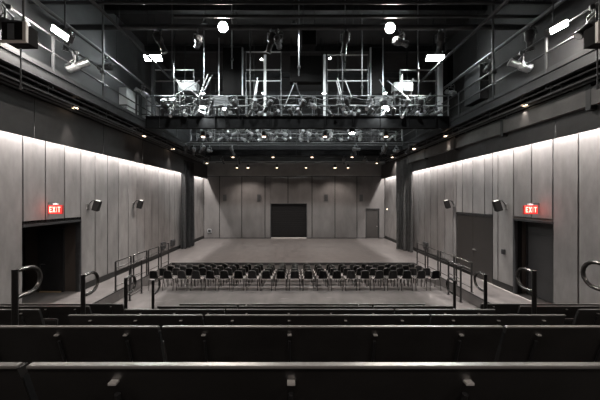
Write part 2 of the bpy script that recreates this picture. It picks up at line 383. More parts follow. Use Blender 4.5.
# ------------------------------------------------------------------ tiered platform
PW0, PW1 = -6.15, 6.1
DR = [.835 + .9 * k for k in range(6)]
DT = [.491] + [.483 + .297 * k for k in range(1, 6)]      # top of bench backs below the camera
TZ = [CZ - 1.30 - .297 * k for k in range(6)]
ys = [-2.6] + [dd - .06 for dd in DR] + [DR[5] + .86]
zs = [TZ[0] + .297] + TZ
tn = ['under the camera behind the nearest bench row', 'under the nearest bench row', 'under the second bench row', 'under the third bench row', 'under the fourth bench row', 'under the fifth bench row', 'under the farthest bench row']
for i in range(7):
    r = empty('platform_tier', (0, ys[i], ROWZ[0]), label='dark seating platform tier ' + tn[i], cat='platform', group='tiers of the seating platform')
    box_child(r, 'tread', 'tier', PW0, PW1, ys[i], ys[i + 1] - .002, ROWZ[0], zs[i])
    box_child(r, 'nosing', 'base', PW0, PW1, ys[i + 1] - .04, ys[i + 1] - .0021, zs[i], zs[i] + .006)
    if i >= 3:
        for xa, xb in ((-3.15, -2.2), (2.6, 3.48)):
            box_child(r, 'aisle_step', 'tier', xa, xb, ys[i] + .001, ys[i] + .30, zs[i] + .001, zs[i] + .148)
    if i == 6:
        box_child(r, 'front_step', 'tier', PW0, PW1, ys[7], ys[7] + .3, ROWZ[0], zs[6] - .29)
        box_child(r, 'front_step', 'tier', PW0, PW1, ys[7] + .302, ys[7] + .6, ROWZ[0], zs[6] - .58)

# ------------------------------------------------------------------ benches
def bench(k, x0, x1, nseat, label, group):
    """bench row k between x0 and x1; seen from behind"""
    zt = CZ - DT[k]; h = zt - TZ[k]
    r = empty('theatre_bench', ((x0 + x1) / 2 - .0212 * DR[k], DR[k] + .1, TZ[k]), label=label, cat='bench', group=group)
    W = (x1 - x0) / 2 - .012
    L = .30
    def pt(t, off):       # t distance below top along back; off outward (towards camera) ; returns y,z local
        y = -.1 + L * t - off; z = h - t
        return y, z
    m = MB(); T = .034; H = .44
    prof = [pt(.012, 0), pt(.16, -.004), pt(.30, -.004), pt(H, 0)]
    prof2 = [(y + T, z) for y, z in prof]
    bm = m.bm
    ring = prof + prof2[::-1]
    A = [bm.verts.new((-W, y, z)) for y, z in ring]; B = [bm.verts.new((W, y, z)) for y, z in ring]
    n = len(ring)
    for i in range(n): bm.faces.new((A[i], A[(i + 1) % n], B[(i + 1) % n], B[i]))
    bm.faces.new(A[::-1]); bm.faces.new(B)
    back = m.build('backrest', 'seatback', r)
    MB().box(-W, W, -.101, -.078, h - .010, h, bev=.003).build('top_rail', 'cap', back)
    for sx in (-1, 1): MB().obox((sx * (W + .002), -.1 + L * .09 + .017, h - .09), (.004, T - .01, .10), Matrix.Rotation(math.atan(L), 3, 'X')).build('end_trim', 'satin', back)
    sw = (x1 - x0) / nseat
    for i in range(nseat):
        cx = -(x1 - x0) / 2 + (i + .5) * sw
        y, z = pt(.052, 0)
        MB().box(cx - .012, cx + .012, y - .016, y + .006, z - .007, z + .001, bev=.001).build('bracket_tab', 'tab', r)
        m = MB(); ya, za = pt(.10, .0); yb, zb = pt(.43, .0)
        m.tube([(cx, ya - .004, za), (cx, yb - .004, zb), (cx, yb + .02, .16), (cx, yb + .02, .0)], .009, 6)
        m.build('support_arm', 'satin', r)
        # tipped-up seat pan in front of the back
        MB().obox((cx, .20, .40), (sw - .05, .05, .34), Matrix.Rotation(-.12, 3, 'X'), bev=.012).build('seat', 'seatback', r)
    m = MB()
    nleg = max(2, nseat // 2 + 1)
    for i in range(nleg):
        cx = -W + .06 + i * (2 * W - .12) / (nleg - 1)
        m = MB().box(cx - .02, cx + .02, .06, .12, 0.012, h - .44 + .05).box(cx - .03, cx + .03, .0, .24, 0, .012)
        m.build('leg', 'satin', r)
    MB().box(-W, W, .08, .11, .36, .40).build('seat_beam', 'satin', r)
    return r
rn = ['nearest', 'second nearest', 'third nearest', 'fourth nearest', 'fifth nearest', 'farthest']
for k in range(6):
    for nm, x0, x1, n in (('left', -2.062, -.79, 3), ('middle', -.785, 1.333, 4), ('right', 1.333, 2.603, 3)):
        if k == 0 and nm == 'right': continue
        bench(k, x0, x1, n, 'black bench back, %s section of the %s row of the centre block' % (nm, rn[k]), 'benches of the centre block')
for k in (3, 4, 5):
    bench(k, -5.9, -3.115, 6, 'black bench beyond the left aisle, %s of the three visible there' % {3: 'nearest', 4: 'middle', 5: 'farthest'}[k], 'benches of the left block')
    bench(k, 3.64, 6.1, 5, 'black bench beyond the right aisle, %s of the three visible there' % {3: 'nearest', 4: 'middle', 5: 'farthest'}[k], 'benches of the right block')

# ------------------------------------------------------------------ aisle handrails
def dpath(h):
    pts = [(0, 0, h)]
    pts += [(0, .02, h + .01), (0, .12, h + .012)]
    r = .13
    for i in range(9):
        t = PI / 2 - PI * i / 8
        pts.append((0, .14 + r * math.cos(t), h + .012 - r + r * math.sin(t)))
    pts += [(0, .12, h + .012 - 2 * r), (0, .0, h + .01 - 2 * r)]
    return pts
def handrail(X, k, top, label, group):
    d = DR[k] + .02 + .10
    d = 283. / {2: 104.5, 3: 79., 4: 63., 5: 52.8}[k]
    zb = zs[k + 1] + (.149 if d < ys[k + 1] + .3 else .001)
    r = empty('aisle_handrail', (X, d, zb), label=label, cat='handrail', group=group)
    h = top - zb
    MB().cyl((0, 0, 0), (0, 0, h + .01), .026, n=14).cyl((0, 0, 0), (0, 0, .012), .06, n=14).build('post', 'rail', r, True)
    MB().tube(dpath(h - .015), .02, 10).build('loop', 'railtube', r, True)
for k, top in ((2, 2.62), (3, 2.34), (4, 2.05), (5, 1.76)):
    q = {2: 'nearest', 3: 'second nearest', 4: 'third nearest', 5: 'farthest'}[k]
    handrail(-2.67, k, top, 'black post with looped grip in left aisle, %s of the four' % q, 'handrails in the left aisle')
    handrail(3.04, k, top + (.05 if k != 5 else 0), 'black post with looped grip in right aisle, %s of the four' % q, 'handrails in the right aisle')

# ------------------------------------------------------------------ guard rails at the pit edge
def guard(X, y0, y1, label, group, z=0, h=1.06, x1=None):
    X1 = X if x1 is None else x1
    r = empty('guard_rail', (X, y0, z), label=label, cat='railing', group=group)
    def q(t, hh): return (t * (X1 - X), t * (y1 - y0), hh)
    for t in (0, 1): MB().box(q(t, 0)[0] - .022, q(t, 0)[0] + .022, q(t, 0)[1] - .022, q(t, 0)[1] + .022, 0, h).box(q(t, 0)[0] - .05, q(t, 0)[0] + .05, q(t, 0)[1] - .05, q(t, 0)[1] + .05, 0, .012).build('post', 'rail', r)
    MB().tube([q(0, h), q(1, h)], .024, 10).build('top_rail', 'railtube', r, True)
    for hh in (.16, .82): MB().tube([q(0, hh), q(1, hh)], .015, 8).build('cross_rail', 'rail', r, True)
    MB().box(-.012, .012, 0, y1 - y0, .60, .72).build('kick_panel', 'rail', r) if x1 is None and z == 0 else None
for i, (a, b_) in enumerate(((10.2, 11.16), (11.34, 12.35), (12.5, 13.45), (13.7, 14.5))):
    guard(PX0 - .04, a, b_, 'black guard rail panel along the left pit edge, %s from the benches' % (['nearest', 'second', 'third', 'farthest'][i]), 'guard rails on the left')
for i, (a, b_) in enumerate(((10.06, 11.0), (11.15, 12.2), (12.4, 13.35), (13.6, 14.5))):
    guard(PX1 + .06, a, b_, 'black guard rail panel along the right pit edge, %s from the benches' % (['nearest', 'second', 'third', 'farthest'][i]), 'guard rails on the right')
guard(-5.95, 10.25, 11.05, 'lower black stair rail standing in the pit beside the left guard rails', 'pit stair rails', z=ROWZ[0], h=1.28)
guard(5.95, 10.1, 10.9, 'lower black stair rail standing in the pit beside the right guard rails', 'pit stair rails', z=ROWZ[0], h=1.28)

# ------------------------------------------------------------------ stacking chairs
def chair_proto():
    r = empty('stacking_chair', (0, 0, 0))
    # back faces -Y (towards camera), seat to +Y
    rows = []
    for j in range(7):
        t = j / 6; z = .475 + .325 * t; hw = .168 - .018 * t
        if j == 6: hw = .13
        row = []
        for i in range(9):
            u = -1 + 2 * i / 8
            row.append((u * hw, -.03 - .05 * t - .025 * (1 - u * u), z + (.018 * (1 - u * u) if j == 6 else 0)))
        rows.append(row)
    cb = MB().sheet(rows, .014).build('backrest', 'chairback', r, True)
    MB().tube([(-.166, -.062, .56), (-.152, -.085, .76), (-.126, -.094, .800), (-.065, -.108, .813), (0, -.112, .817), (.065, -.108, .813), (.126, -.094, .800), (.152, -.085, .76), (.166, -.062, .56)], .011, 6).build('rim', 'chairrim', cb, True)
    rows = []
    for j in range(6):
        t = j / 5
        rows.append([((-1 + 2 * i / 6) * (.235 - .02 * t), -.0 + .42 * t, .455 - .012 * (1 - (-1 + 2 * i / 6) ** 2) - (.02 if j == 5 else 0)) for i in range(7)])
    MB().sheet(rows, .014).build('seat', 'chairseat', r, True)
    for s in (-1, 1):
        MB().tube([(s * .215, -.06, 0), (s * .205, -.01, .44), (s * .16, -.03, .54), (s * .150, -.06, .70)], .012, 6).build('leg', 'chairleg', r, True)
        MB().tube([(s * .225, .44, 0), (s * .205, .36, .40), (s * .205, .02, .435)], .012, 6).build('leg', 'chairleg', r, True)
    return r
cp = chair_proto()
rown = ['row nearest the benches', 'second row', 'third row', 'row farthest from the benches']
first = True
for i, (d, z) in enumerate(zip(ROWD, ROWZ)):
    for j in range(21):
        o = cp if first else copy_tree(cp); first = False
        o.location = (-5.62 + .5645 * j + R.uniform(-.012, .012), d + .06 + R.uniform(-.015, .015), z)
        o.rotation_euler = (0, 0, R.uniform(-.05, .05))
        pos = place(21, j)
        tag(o, 'black-backed stacking chair with pale seat, %s in the %s' % (pos, rown[i]), 'chair', 'stacking chairs in the pit')

# ------------------------------------------------------------------ curtains
def curtain(p0, p1, m, label, amp=.12, n=6, ztop=5.95):
    r = empty('stage_curtain', (p0[0], p0[1], 0), label=label, cat='curtain', group='black curtains at the side walls')
    dx, dy = p1[0] - p0[0], p1[1] - p0[1]; Ln = math.hypot(dx, dy); nx, ny = -dy / Ln, dx / Ln
    rows = []
    for j in range(14):
        t = j / 13; row = []
        for i in range(n * 8 + 1):
            u = i / (n * 8)
            a = amp * (1.15 - .35 * t) * math.sin(2 * PI * n * u + .5 * math.sin(5 * u + 2 * t)) * (1 + .3 * math.sin(17 * u))
            row.append((dx * u + nx * a, dy * u + ny * a, .02 + (ztop - .05) * t))
        rows.append(row)
    MB().sheet(rows, .008).build('cloth', m, r, True)
    MB().tube([(0 - dx * .1, 0 - dy * .1, ztop), (dx * 1.1, dy * 1.1, ztop)], .02).tube([(dx * .2, dy * .2, ztop), (dx * .2, dy * .2, BOT_Z + .02)], .012).tube([(dx * .8, dy * .8, ztop), (dx * .8, dy * .8, BOT_Z + .02)], .012).build('track', 'steel', r)
curtain((-7.38, 18.7), (-7.22, 20.3), 'curtain', 'tall black folded curtain hanging by the left wall near the back')
curtain((7.42, 17.6), (6.86, 19.0), 'curtaing', 'tall black folded curtain hanging by the right wall near the back', n=5)

# ------------------------------------------------------------------ exit signs
GL = {'E': [(0, 0, .22, 1), (0, 0, 1, .18), (0, .41, .85, .59), (0, .82, 1, 1)], 'I': [(.35, 0, .65, 1)], 'T': [(0, .82, 1, 1), (.38, 0, .62, 1)]}
def exit_sign(cx, y, z, sgn, label):
    r = empty('exit_sign', (cx, y, z), label=label, cat='exit sign', group='illuminated exit signs')
    W, H = .22, .14
    MB().box(-W, W, -.03, .03, -H, H, bev=.01).build('housing', 'signbody', r)
    fc = MB().box(-W + .015, W - .015, -.036, -.028, -H + .015, H - .015).build('face', 'signglow', r)
    wd = (.072, .085, .026, .08); x = -(sum(wd) + .075) / 2; hh = .17
    for ch, wch in zip('EXIT', wd):
        m = MB()
        if ch == 'X':
            for s in (1, -1):
                a = math.atan2(hh, wch * .8 * s); ln = math.hypot(hh, wch * .8)
                m.obox((x + wch / 2, -.039, 0), (ln, .005, .024), Matrix.Rotation(-a, 3, 'Y'))
        else:
            for (a0, b0, a1, b1) in GL[ch]: m.box(x + a0 * wch, x + a1 * wch, -.042, -.036, -hh / 2 + b0 * hh, -hh / 2 + b1 * hh)
        m.build('letter', 'signletter', fc); x += wch + .025
    MB().box(-.07, .07, -.03, .03, H, H + .045, bev=.005).build('canopy', 'white', r)
    e = XL if sgn < 0 else XR
    xs = sorted((sgn * .05, e - cx))
    MB().box(xs[0], xs[1], -.015, .015, H + .046, H + .075).build('arm', 'steel', r)
    la = bpy.data.lights.new('exit_glow', 'POINT'); la.energy = .9; la.color = (1, .06, .03); la.shadow_soft_size = .1
    lo = bpy.data.objects.new('exit_glow', la); col.objects.link(lo); lo.location = (cx, y - .16, z)
exit_sign(-7.42, 8.82, 2.99, -1, 'red lit exit sign above the recessed doors on the left wall')
exit_sign(7.43, 8.9, 2.98, 1, 'red lit exit sign above the recessed door on the right wall')

# ------------------------------------------------------------------ wall speakers
def wall_speaker(X, y, z, sgn, sc_, label):
    r = empty('wall_speaker', (X, y, z), label=label, cat='speaker', group='small black speakers on the side walls')
    i = -sgn
    MB().box(min(0, i * .03), max(0, i * .03), -.07, .07, -.10, .10).build('wall_plate', 'chrome', r)
    MB().tube([(i * .02, 0, 0), (i * .08, -.01, .10), (i * .18, -.02, .20), (i * .30, -.03, .22)], .018).build('arm', 'satin', r, True)
    rot = Matrix.Rotation(i * .30, 3, 'Y') @ Matrix.Rotation(.25 * i, 3, 'Z')
    c = Vector((i * .36, -.04, .02))
    cab = MB().obox(c, (.21, .20, .38), rot, bev=.012).build('cabinet', 'slab', r)
    MB().obox(c + rot @ Vector((0, .103, 0)), (.18, .008, .34), rot).build('grille', 'black', cab)
    MB().obox(c + rot @ Vector((0, 0, .196)), (.14, .12, .012), rot).build('top_plate', 'tab', r)
wall_speaker(XL, 10.5, 3.05, -1, 1, 'small tilted black speaker on left wall, nearer the doors')
wall_speaker(XL, 13.45, 3.05, -1, 1, 'small tilted black speaker on left wall, farther from the doors')
wall_speaker(XR, 10.25, 3.05, 1, 1, 'small tilted black speaker on right wall, between the two dark doors')
wall_speaker(XR, 13.6, 3.05, 1, 1, 'small tilted black speaker on right wall, beyond the charcoal double door')
# small wall boxes
def wbox(x0, x1, y0, y1, z0, z1, m, label, cat='wall box', name='wall_box'):
    cx, cy = (x0 + x1) / 2, (y0 + y1) / 2
    r = empty(name, (cx, cy, z0), label=label, cat=cat, group='small boxes fixed to the walls')
    MB().box(x0 - cx, x1 - cx, y0 - cy, y1 - cy, 0, z1 - z0, bev=.006).build('body', m, r)
    if x1 - x0 < .2:
        s = 1 if cx < 0 else -1
        MB().box(min(s * .05, s * .065), max(s * .05, s * .065), -(y1 - y0) / 2 + .03, (y1 - y0) / 2 - .03, .03, z1 - z0 - .03).build('cover', 'steel', r)
    else:
        MB().box(-(x1 - x0) / 2 + .03, (x1 - x0) / 2 - .03, -(y1 - y0) / 2 - .008, -(y1 - y0) / 2, .03, z1 - z0 - .03).build('cover', 'steel', r)
wbox(XL, XL + .11, 17.5, 18.0, .40, .78, 'black', 'dark wall box low on left wall in front of the curtain')
wbox(XL, XL + .11, 16.2, 16.7, .42, .82, 'black', 'dark wall box low on left wall, nearer the guard rails')
wbox(XR - .11, XR, 16.2, 16.7, .42, .82, 'black', 'dark wall box low on right wall past the guard rails')
wbox(XR - .08, XR, 10.3, 10.42, 1.30, 1.48, 'black', 'small black wall switch between the two right doors', 'switch', 'wall_switch')
wbox(XR - .10, XR, 20.7, 21.1, 2.6, 3.5, 'backtop', 'grey grille box high on right wall beyond the curtain')
for i, px in enumerate((225, 259, 326, 361)):
    X = (px - VX) / 11.79
    wbox(X - .18, X + .18, YB - .05, YB, 3.15, 3.75, 'backpanel', 'small grey vent on the back wall, %s of four' % place(4, i), 'vent', 'wall_vent')
wbox(-7.3, -7.0, YB - .08, YB, .5, .8, 'alu', 'pale socket box low on the back wall in the left corner')

def sparkle(px, d, z, X, label):
    r = empty('wall_lamp', (X, d, z), label=label, cat='lamp', group='tiny lamps near the back corners')
    s = 1 if X < 0 else -1
    MB().cyl((0, 0, 0), (s * .06, 0, 0), .07, n=12).build('body', 'steel', r, True)
    MB().cyl((s * .06, 0, 0), (s * .075, 0, 0), .05, n=12).build('lens', 'lampwarm', r)
sparkle(191, 21.2, 2.45, XL, 'tiny lit lamp on the left wall beyond the curtain')
sparkle(387, 23.2, 2.5, XR, 'tiny lit lamp on the right wall beyond the curtain')

# ------------------------------------------------------------------ catwalks
def catwalk_x(y0, y1, label, name='cross_catwalk'):
    r = empty(name, (0, y0, BOT_Z), label=label, cat='catwalk', group='catwalks across the hall')
    X0, X1 = -6.45, 6.75
    H = DECK_Z - BOT_Z; W = y1 - y0
    for y in (0, W - .1):
        zb = 0 if y == 0 else .27
        m = MB().box(X0, X1, y, y + .02, zb, H).box(X0, X1, y - .05, y + .07, zb, zb + .02).box(X0, X1, y - .05, y + .07, H - .02, H)
        x = X0 + .6
        while x < X1: m.box(x, x + .02, y - .045, y, zb + .02, H - .02); x += 1.2
        m.build('beam', 'beamblk', r)
    MB().box(X0, X1, .08, W - .1, H - .06, H - .03).build('deck', 'steel', r)
    n = 9
    for y in (.0, W - .06):
        for i in range(n + 1):
            x = X0 + .05 + (X1 - X0 - .1) * i / n
            MB().cyl((x, y, H), (x, y, RAIL_Z - BOT_Z), .024, n=8).build('post', 'greysteel', r, True)
        for zz in (RAIL_Z - BOT_Z, H + .45):
            MB().cyl((X0, y, zz), (X1, y, zz), .026, n=8).build('rail', 'greysteel', r, True)
    for x in (-5.2, -1.9, 2.1, 5.4):
        m = MB()
        for y in (-.0, W - .08): m.cyl((x, y, H), (x, y, ZC - .32 - BOT_Z), .03, n=8)
        m.build('hanger', 'steel', r, True)
    return r
CW = [(12.3, 13.6), (17.6, 18.7), (20.6, 21.5)]
cwn = ['catwalk crossing the hall above the pit, nearest of three', 'middle catwalk of the three crossing the hall', 'catwalk crossing the hall close to the back wall']
for (a, b_), l in zip(CW, cwn): catwalk_x(a, b_, 'dark steel ' + l)
def catwalk_y(Xi, Xo, y0, y1, label):
    r = empty('side_catwalk', (Xi, y0, BOT_Z), label=label, cat='catwalk', group='catwalks along the side walls')
    s = 1 if Xo > Xi else -1; L = y1 - y0; W = abs(Xo - Xi)
    DZ_ = .30
    def bx(m, a, b_, ya, yb, z0, z1): return m.box(min(s * a, s * b_), max(s * a, s * b_), ya, yb, z0, z1)
    for a in (0, W - .12):
        m = MB(); bx(m, a, a + .02, 0, L, 0, DZ_); bx(m, a - .04, a + .08, 0, L, 0, .02); bx(m, a - .04, a + .08, 0, L, DZ_ - .02, DZ_)
        m.build('beam', 'steel', r)
    m = MB(); bx(m, .08, W - .12, 0, L, DZ_ - .06, DZ_ - .035); m.build('deck', 'black', r)
    y = .3
    while y < L: bx(MB(), .02, W - .1, y, y + .06, 0.02, DZ_ - .08).build('cross_bearer', 'steel', r); y += .9
    n = int(L / 1.9)
    for i in range(n + 1):
        y = .05 + (L - .1) * i / n
        m = MB().box(-.025, .025, y - .025, y + .025, DZ_, RAIL_Z - BOT_Z - .1)
        m.build('post', 'raildim', r)
    for zz in (RAIL_Z - BOT_Z - .1, DZ_ + .55, ):
        MB().cyl((0, 0, zz), (0, L, zz), .025, n=8).build('rail', 'raildim', r, True)
    MB().box(-.01, .01, 0, L, DZ_, DZ_ + .12).build('toe_board', 'steel', r)
    # slim conduits slung under the outer side
    for q, (a, z) in enumerate(((.08, -.10), (.2, -.22), (.34, -.12), (.48, -.2), (.62, -.1), (.8, -.16))):
        m = MB().cyl((s * a, .2, z), (s * a, L - .2, z), .02, n=6)
        y = .6
        while y < L: m.box(s * a - .008, s * a + .008, y, y + .03, z, .03); y += 2.4
        m.build('conduit', 'greysteel' if q % 2 else 'steel', r)
catwalk_y(-6.5, XL, -2.5, 21.8, 'dark steel catwalk with rails along the left wall')
catwalk_y(6.8, XR, -2.5, 21.8, 'dark steel catwalk with rails along the right wall')

# ------------------------------------------------------------------ roof steel and pipes
def beam(y, z, label, w=.2, h=.34):
    r = empty('roof_beam', (0, y, z), label=label, cat='beam', group='roof beams')
    m = MB().box(XL, XR, -.015, .015, 0, h).box(XL, XR, -w / 2, w / 2, 0, .025).box(XL, XR, -w / 2, w / 2, h - .025, h)
    m.build('web', 'steel', r)
for i, y in enumerate((5.2, 8.3, 11.4, 14.5, 17.6, 20.7)):
    beam(y, ZC - .35, 'black roof beam spanning the hall, %s counting back from the benches' % ORD[i])
def pipe(a, b_, rad, m, label, hang=True):
    a = Vector(a); b_ = Vector(b_)
    r = empty('ceiling_pipe', a, label=label, cat='pipe', group='pipes under the roof')
    MB().cyl((0, 0, 0), b_ - a, rad, n=10).build('tube', m, r, True)
    n = max(2, int((b_ - a).length / 3.5))
    if hang:
        q = MB()
        for i in range(n):
            p = (b_ - a) * ((i + .5) / n)
            q.cyl(p, (p.x, p.y, ZC - a.z), .009, n=6)
        q.build('hanger_rod', 'steel', r)
pn = ['lowest and thickest', 'second lowest', 'third lowest', 'topmost in view']
for i, (y, h, rad, m, xa, xb) in enumerate(((9.3, 5.66, .085, 'steel', XL, XR), (8.75, 5.66, .05, 'steel', -3.7, XR), (8.2, 5.70, .045, 'steel', XL, XR), (7.7, 5.6, .05, 'steel', XL, 5.2))):
    pipe((xa, y, CZ + h), (xb, y, CZ + h), rad, m, 'grey pipe crossing under the roof at the top, %s' % pn[i])
for s, X in (('left', -6.9), ('right', 7.15)):
    pipe((X, -2, CZ + 5.3), (X, YB, CZ + 5.3), .06, 'greysteel', 'long pipe running lengthwise high along the %s wall' % s)
pipe((5.9, -2, CZ + 5.5), (5.9, YB, CZ + 5.5), .05, 'steel', 'long pipe running lengthwise inside the right catwalk rail')
pipe((-5.7, -2, CZ + 5.6), (-5.7, YB, CZ + 5.6), .05, 'steel', 'long pipe running lengthwise inside the left catwalk rail')
for i, (y, h) in enumerate(((15.0, 3.0), (16.4, 3.15), (19.5, 3.0), (22.85, 2.98))):
    pipe((-6.3, y, CZ + h), (6.6, y, CZ + h), .028, 'steel', 'thin black lighting pipe between the catwalks, %s counting back' % ORD[i])

# ------------------------------------------------------------------ stage lights
def stage_light(kind, bodym):
    """hangs from z=0 at a pipe; built pointing +Y down"""
    r = empty('stage_light', (0, 0, 0))
    MB().box(-.03, .03, -.045, .045, -.07, .03, bev=.006).cyl((0, 0, -.16), (0, 0, -.06), .014, n=8).build('clamp', 'greysteel', r)
    MB().box(-.15, -.14, -.02, .02, -.42, -.15).box(.14, .15, -.02, .02, -.42, -.15).box(-.15, .15, -.02, .02, -.165, -.15).build('yoke', 'greysteel', r)
    body = empty('body_pivot', (0, 0, 0)); bpy.data.objects.remove(body)
    ang = {'a': -.75, 'b': .5, 'c': -1.1, 'd': 0.1}[kind]
    q = Matrix.Rotation(ang, 3, 'X'); c = Vector((0, 0, -.40))
    def p(x, y, z): return c + q @ Vector((x, y, z))
    MB().cyl(p(0, -.30, 0), p(0, -.26, 0), .07, .11, 12).cyl(p(0, -.26, 0), p(0, -.02, 0), .125, .125, 12).cyl(p(0, -.02, 0), p(0, .06, 0), .125, .085, 12).build('lamp_house', bodym, r, True)
    brl = MB().cyl(p(0, .06, 0), p(0, .30, 0), .085, .09, 12).cyl(p(0, .30, 0), p(0, .34, 0), .11, .11, 12).build('barrel', 'satin' if kind in 'ac' else bodym, r, True)
    MB().cyl(p(0, .341, 0), p(0, .348, 0), .085, .085, 12).build('lens', 'alu', brl)
    MB().tube([(.0, -.05, -.10), (.08, -.10, -.02), (.16, -.06, -.12), (.20, 0, -.28), (.1, -.14, -.36), p(0, -.29, .02)], .011, 6).build('cable', 'cablepale' if kind == 'b' else 'cable', r, True)
    return r
protos = {}
used = set()
for k, bm_ in (('a', 'lampbody'), ('b', 'lampbright'), ('c', 'satin'), ('d', 'lampbody')): protos[k] = stage_light(k, bm_)
def put_light(kind, loc, rz, label, group, s=1.0, up=False):
    o = protos[kind] if kind not in used else copy_tree(protos[kind]); used.add(kind)
    o.location = loc; o.rotation_euler = (PI if up else 0, 0, rz); o.scale = (s, s, s)
    tag(o, label, 'stage light', group)
for ci, ((a, b_), cn) in enumerate(zip(CW, ('nearest', 'middle', 'farthest'))):
    n = (24, 24, 14)[ci]
    for i in range(n):
        x = -5.9 + 12.1 * (i + .5) / n + R.uniform(-.15, .15)
        if ci == 0 and (abs(x + 1.9) < .3): x += .4
        back = (i % 3 == 2)
        kind = ('abcadb' if ci == 0 else 'bbabdb')[(i * 5 + ci) % 6]
        z = RAIL_Z - .03
        put_light(kind, (x, (b_ + .02 - .08 if back else a - .0) , z), R.choice([0, PI, .6, -.7, 2.4]) + R.uniform(-.3, .3),
                  'stage light on top rail of the %s cross catwalk, %s in line' % (cn, place(n, i)), 'stage lights on the %s cross catwalk' % cn, R.uniform(.8, 1.0))
    n2 = (22, 20, 8)[ci]
    for i in range(n2):
        x = -6.0 + 12.3 * (i + .5) / n2 + R.uniform(-.2, .2)
        kind = ('cbadba' if ci == 0 else 'bbabdb')[(i * 5 + ci) % 6]
        put_light(kind, (x, a - .02, DECK_Z + .43), R.uniform(-.8, .8) + (PI if i % 2 else 0),
                  'stage light on lower rail of the %s cross catwalk, %s in line' % (cn, place(n2, i)), 'stage lights on the %s cross catwalk' % cn, R.uniform(.68, .85))
for i in range(8):
    s = -1 if i % 2 else 1; kk = i // 2
    X = (6.74 if s > 0 else -6.44); y = (6.4, 8.4, 14.6, 19.)[kk]
    put_light('abdc'[kk] if s > 0 else 'dbac'[kk], (X, y, RAIL_Z - .13), s * PI / 2 * .8, 'stage light clamped to %s side catwalk rail, %s from the benches' % ('right' if s > 0 else 'left', ['nearest', 'second', 'third', 'farthest'][kk]), 'stage lights on the side catwalks', 1.0)
for i, px in enumerate((160, 198, 271, 278, 345, 400, 440)):
    x = (px - VX) * 9.3 / F
    put_light('cd'[i % 2], (x, 9.3, CZ + 5.66 - .085), R.uniform(-1, 1), 'stage light hanging from the thick roof pipe, %s of seven' % place(7, i), 'stage lights on the roof pipe', 1.0)
for pi_, (y, h, n) in enumerate(((15.0, 3.0, 5), (16.4, 3.15, 6), (19.5, 3.0, 6))):
    for i in range(n):
        u = [-5.9, -5.0, -3.6, 3.4, 5.0, 6.0] [i if n == 6 else (0, 1, 3, 4, 5)[i]]
        put_light('cadc'[(i + pi_) % 4], (u + R.uniform(-.2, .2), y, CZ + h - .03), R.uniform(-1.2, 1.2), 'stage light %s along the %s thin pipe' % (place(n, i), ORD[pi_]), 'stage lights on thin pipes', .75)

# ------------------------------------------------------------------ cables swagged along the catwalk rails
for ci, (a, b_) in enumerate(CW[:2]):
    for c in range(6):
        pts = []; x0 = -6.2 + R.uniform(0, 1.0); z0 = RAIL_Z - .05 - .10 * c; x = x0; nx = R.uniform(.5, .9)
        Xe = 6.4 - R.uniform(0, 1)
        ph = R.uniform(0, 6)
        while x < Xe:
            pts.append((x, a - .05 - .012 * c + .02 * math.sin(3 * x), z0 - .11 * abs(math.sin(x / nx * PI / 2 + ph)) - .03 * math.sin(7 * x + ph)))
            x += .09
        tag(MB().tube(pts, .011, 5).build('cable', 'cablepale' if c % 3 == 0 else 'cable', None, True), 'swagged %s cable on the %s cross catwalk, %s from the top' % ('pale' if c % 3 == 0 else 'black', ('nearest', 'middle')[ci], ORD[c]), 'cable', 'cables on the catwalk rails')

# ------------------------------------------------------------------ things above the nearest catwalk
D1 = 13.75
def hung_panel(x0, x1, y0, y1, label, edge=None, D1=13.75):
    a = P(x0, y0, D1); b_ = P(x1, y1, D1); cx = (a.x + b_.x) / 2
    r = empty('sound_baffle', (cx, D1, b_.z), label=label, cat='baffle', group='black baffles above the nearest catwalk')
    W = abs(b_.x - a.x) / 2; H = a.z - b_.z
    MB().box(-W, W, -.05, .35, 0, H, bev=.01).build('body', 'slab', r)
    MB().cyl((-W + .05, .1, H), (-W + .05, .1, ZC - b_.z), .012, n=6).cyl((W - .05, .1, H), (W - .05, .1, ZC - b_.z), .012, n=6).build('hanger_rod', 'steel', r)
    if edge:
        s = edge
        MB().box(min(s * W, s * (W + .06)), max(s * W, s * (W + .06)), -.08, .02, -.02, H).build('edge_strip', 'white', r)
hung_panel(223, 242, 48, 95, 'tall black panel with white right edge left of the central hung screen', 1)
hung_panel(371, 383, 48, 95, 'tall black panel with white left edge right of the central hung screen', -1)
hung_panel(290, 322, 56, 82, 'low wide black screen hung in the centre above the catwalk')
hung_panel(302, 316, 27, 45, 'small black box high in the centre under the roof', D1=10.2)
hung_panel(447, 461, 50, 92, 'tall black panel beside the right floodlight')
def mast(px, y0, y1, d, w_, label, m='white'):
    a = P(px, y0, d); zb = DECK_Z - .03
    r = empty('mast', (a.x, d, zb), label=label, cat='post', group='pale posts above the nearest catwalk')
    MB().box(-w_, w_, -w_, w_, 0, a.z - zb, bev=.008).build('post', m, r)
    MB().box(-w_ * 2, w_ * 2, -w_ * 1.2, w_ * 1.2, 0, .02).build('foot', 'steel', r)
    return r
mast(265, 55, 95, 13.0, .055, 'pale square post left of centre on the nearest catwalk')
mast(324.5, 55, 112, 13.0, .055, 'pale square post right of centre on the nearest catwalk')
mast(153, 57, 115, 13.1, .06, 'grey post at the left end of the nearest catwalk', 'greysteel')
mast(440, 52, 115, 13.1, .09, 'pale thick post at the right end of the nearest catwalk')
mast(383, 38, 95, 13.3, .025, 'thin tall pole under the right floodlight', 'alu')
mast(219, 38, 95, 13.3, .025, 'thin tall pole under the left floodlight', 'alu')
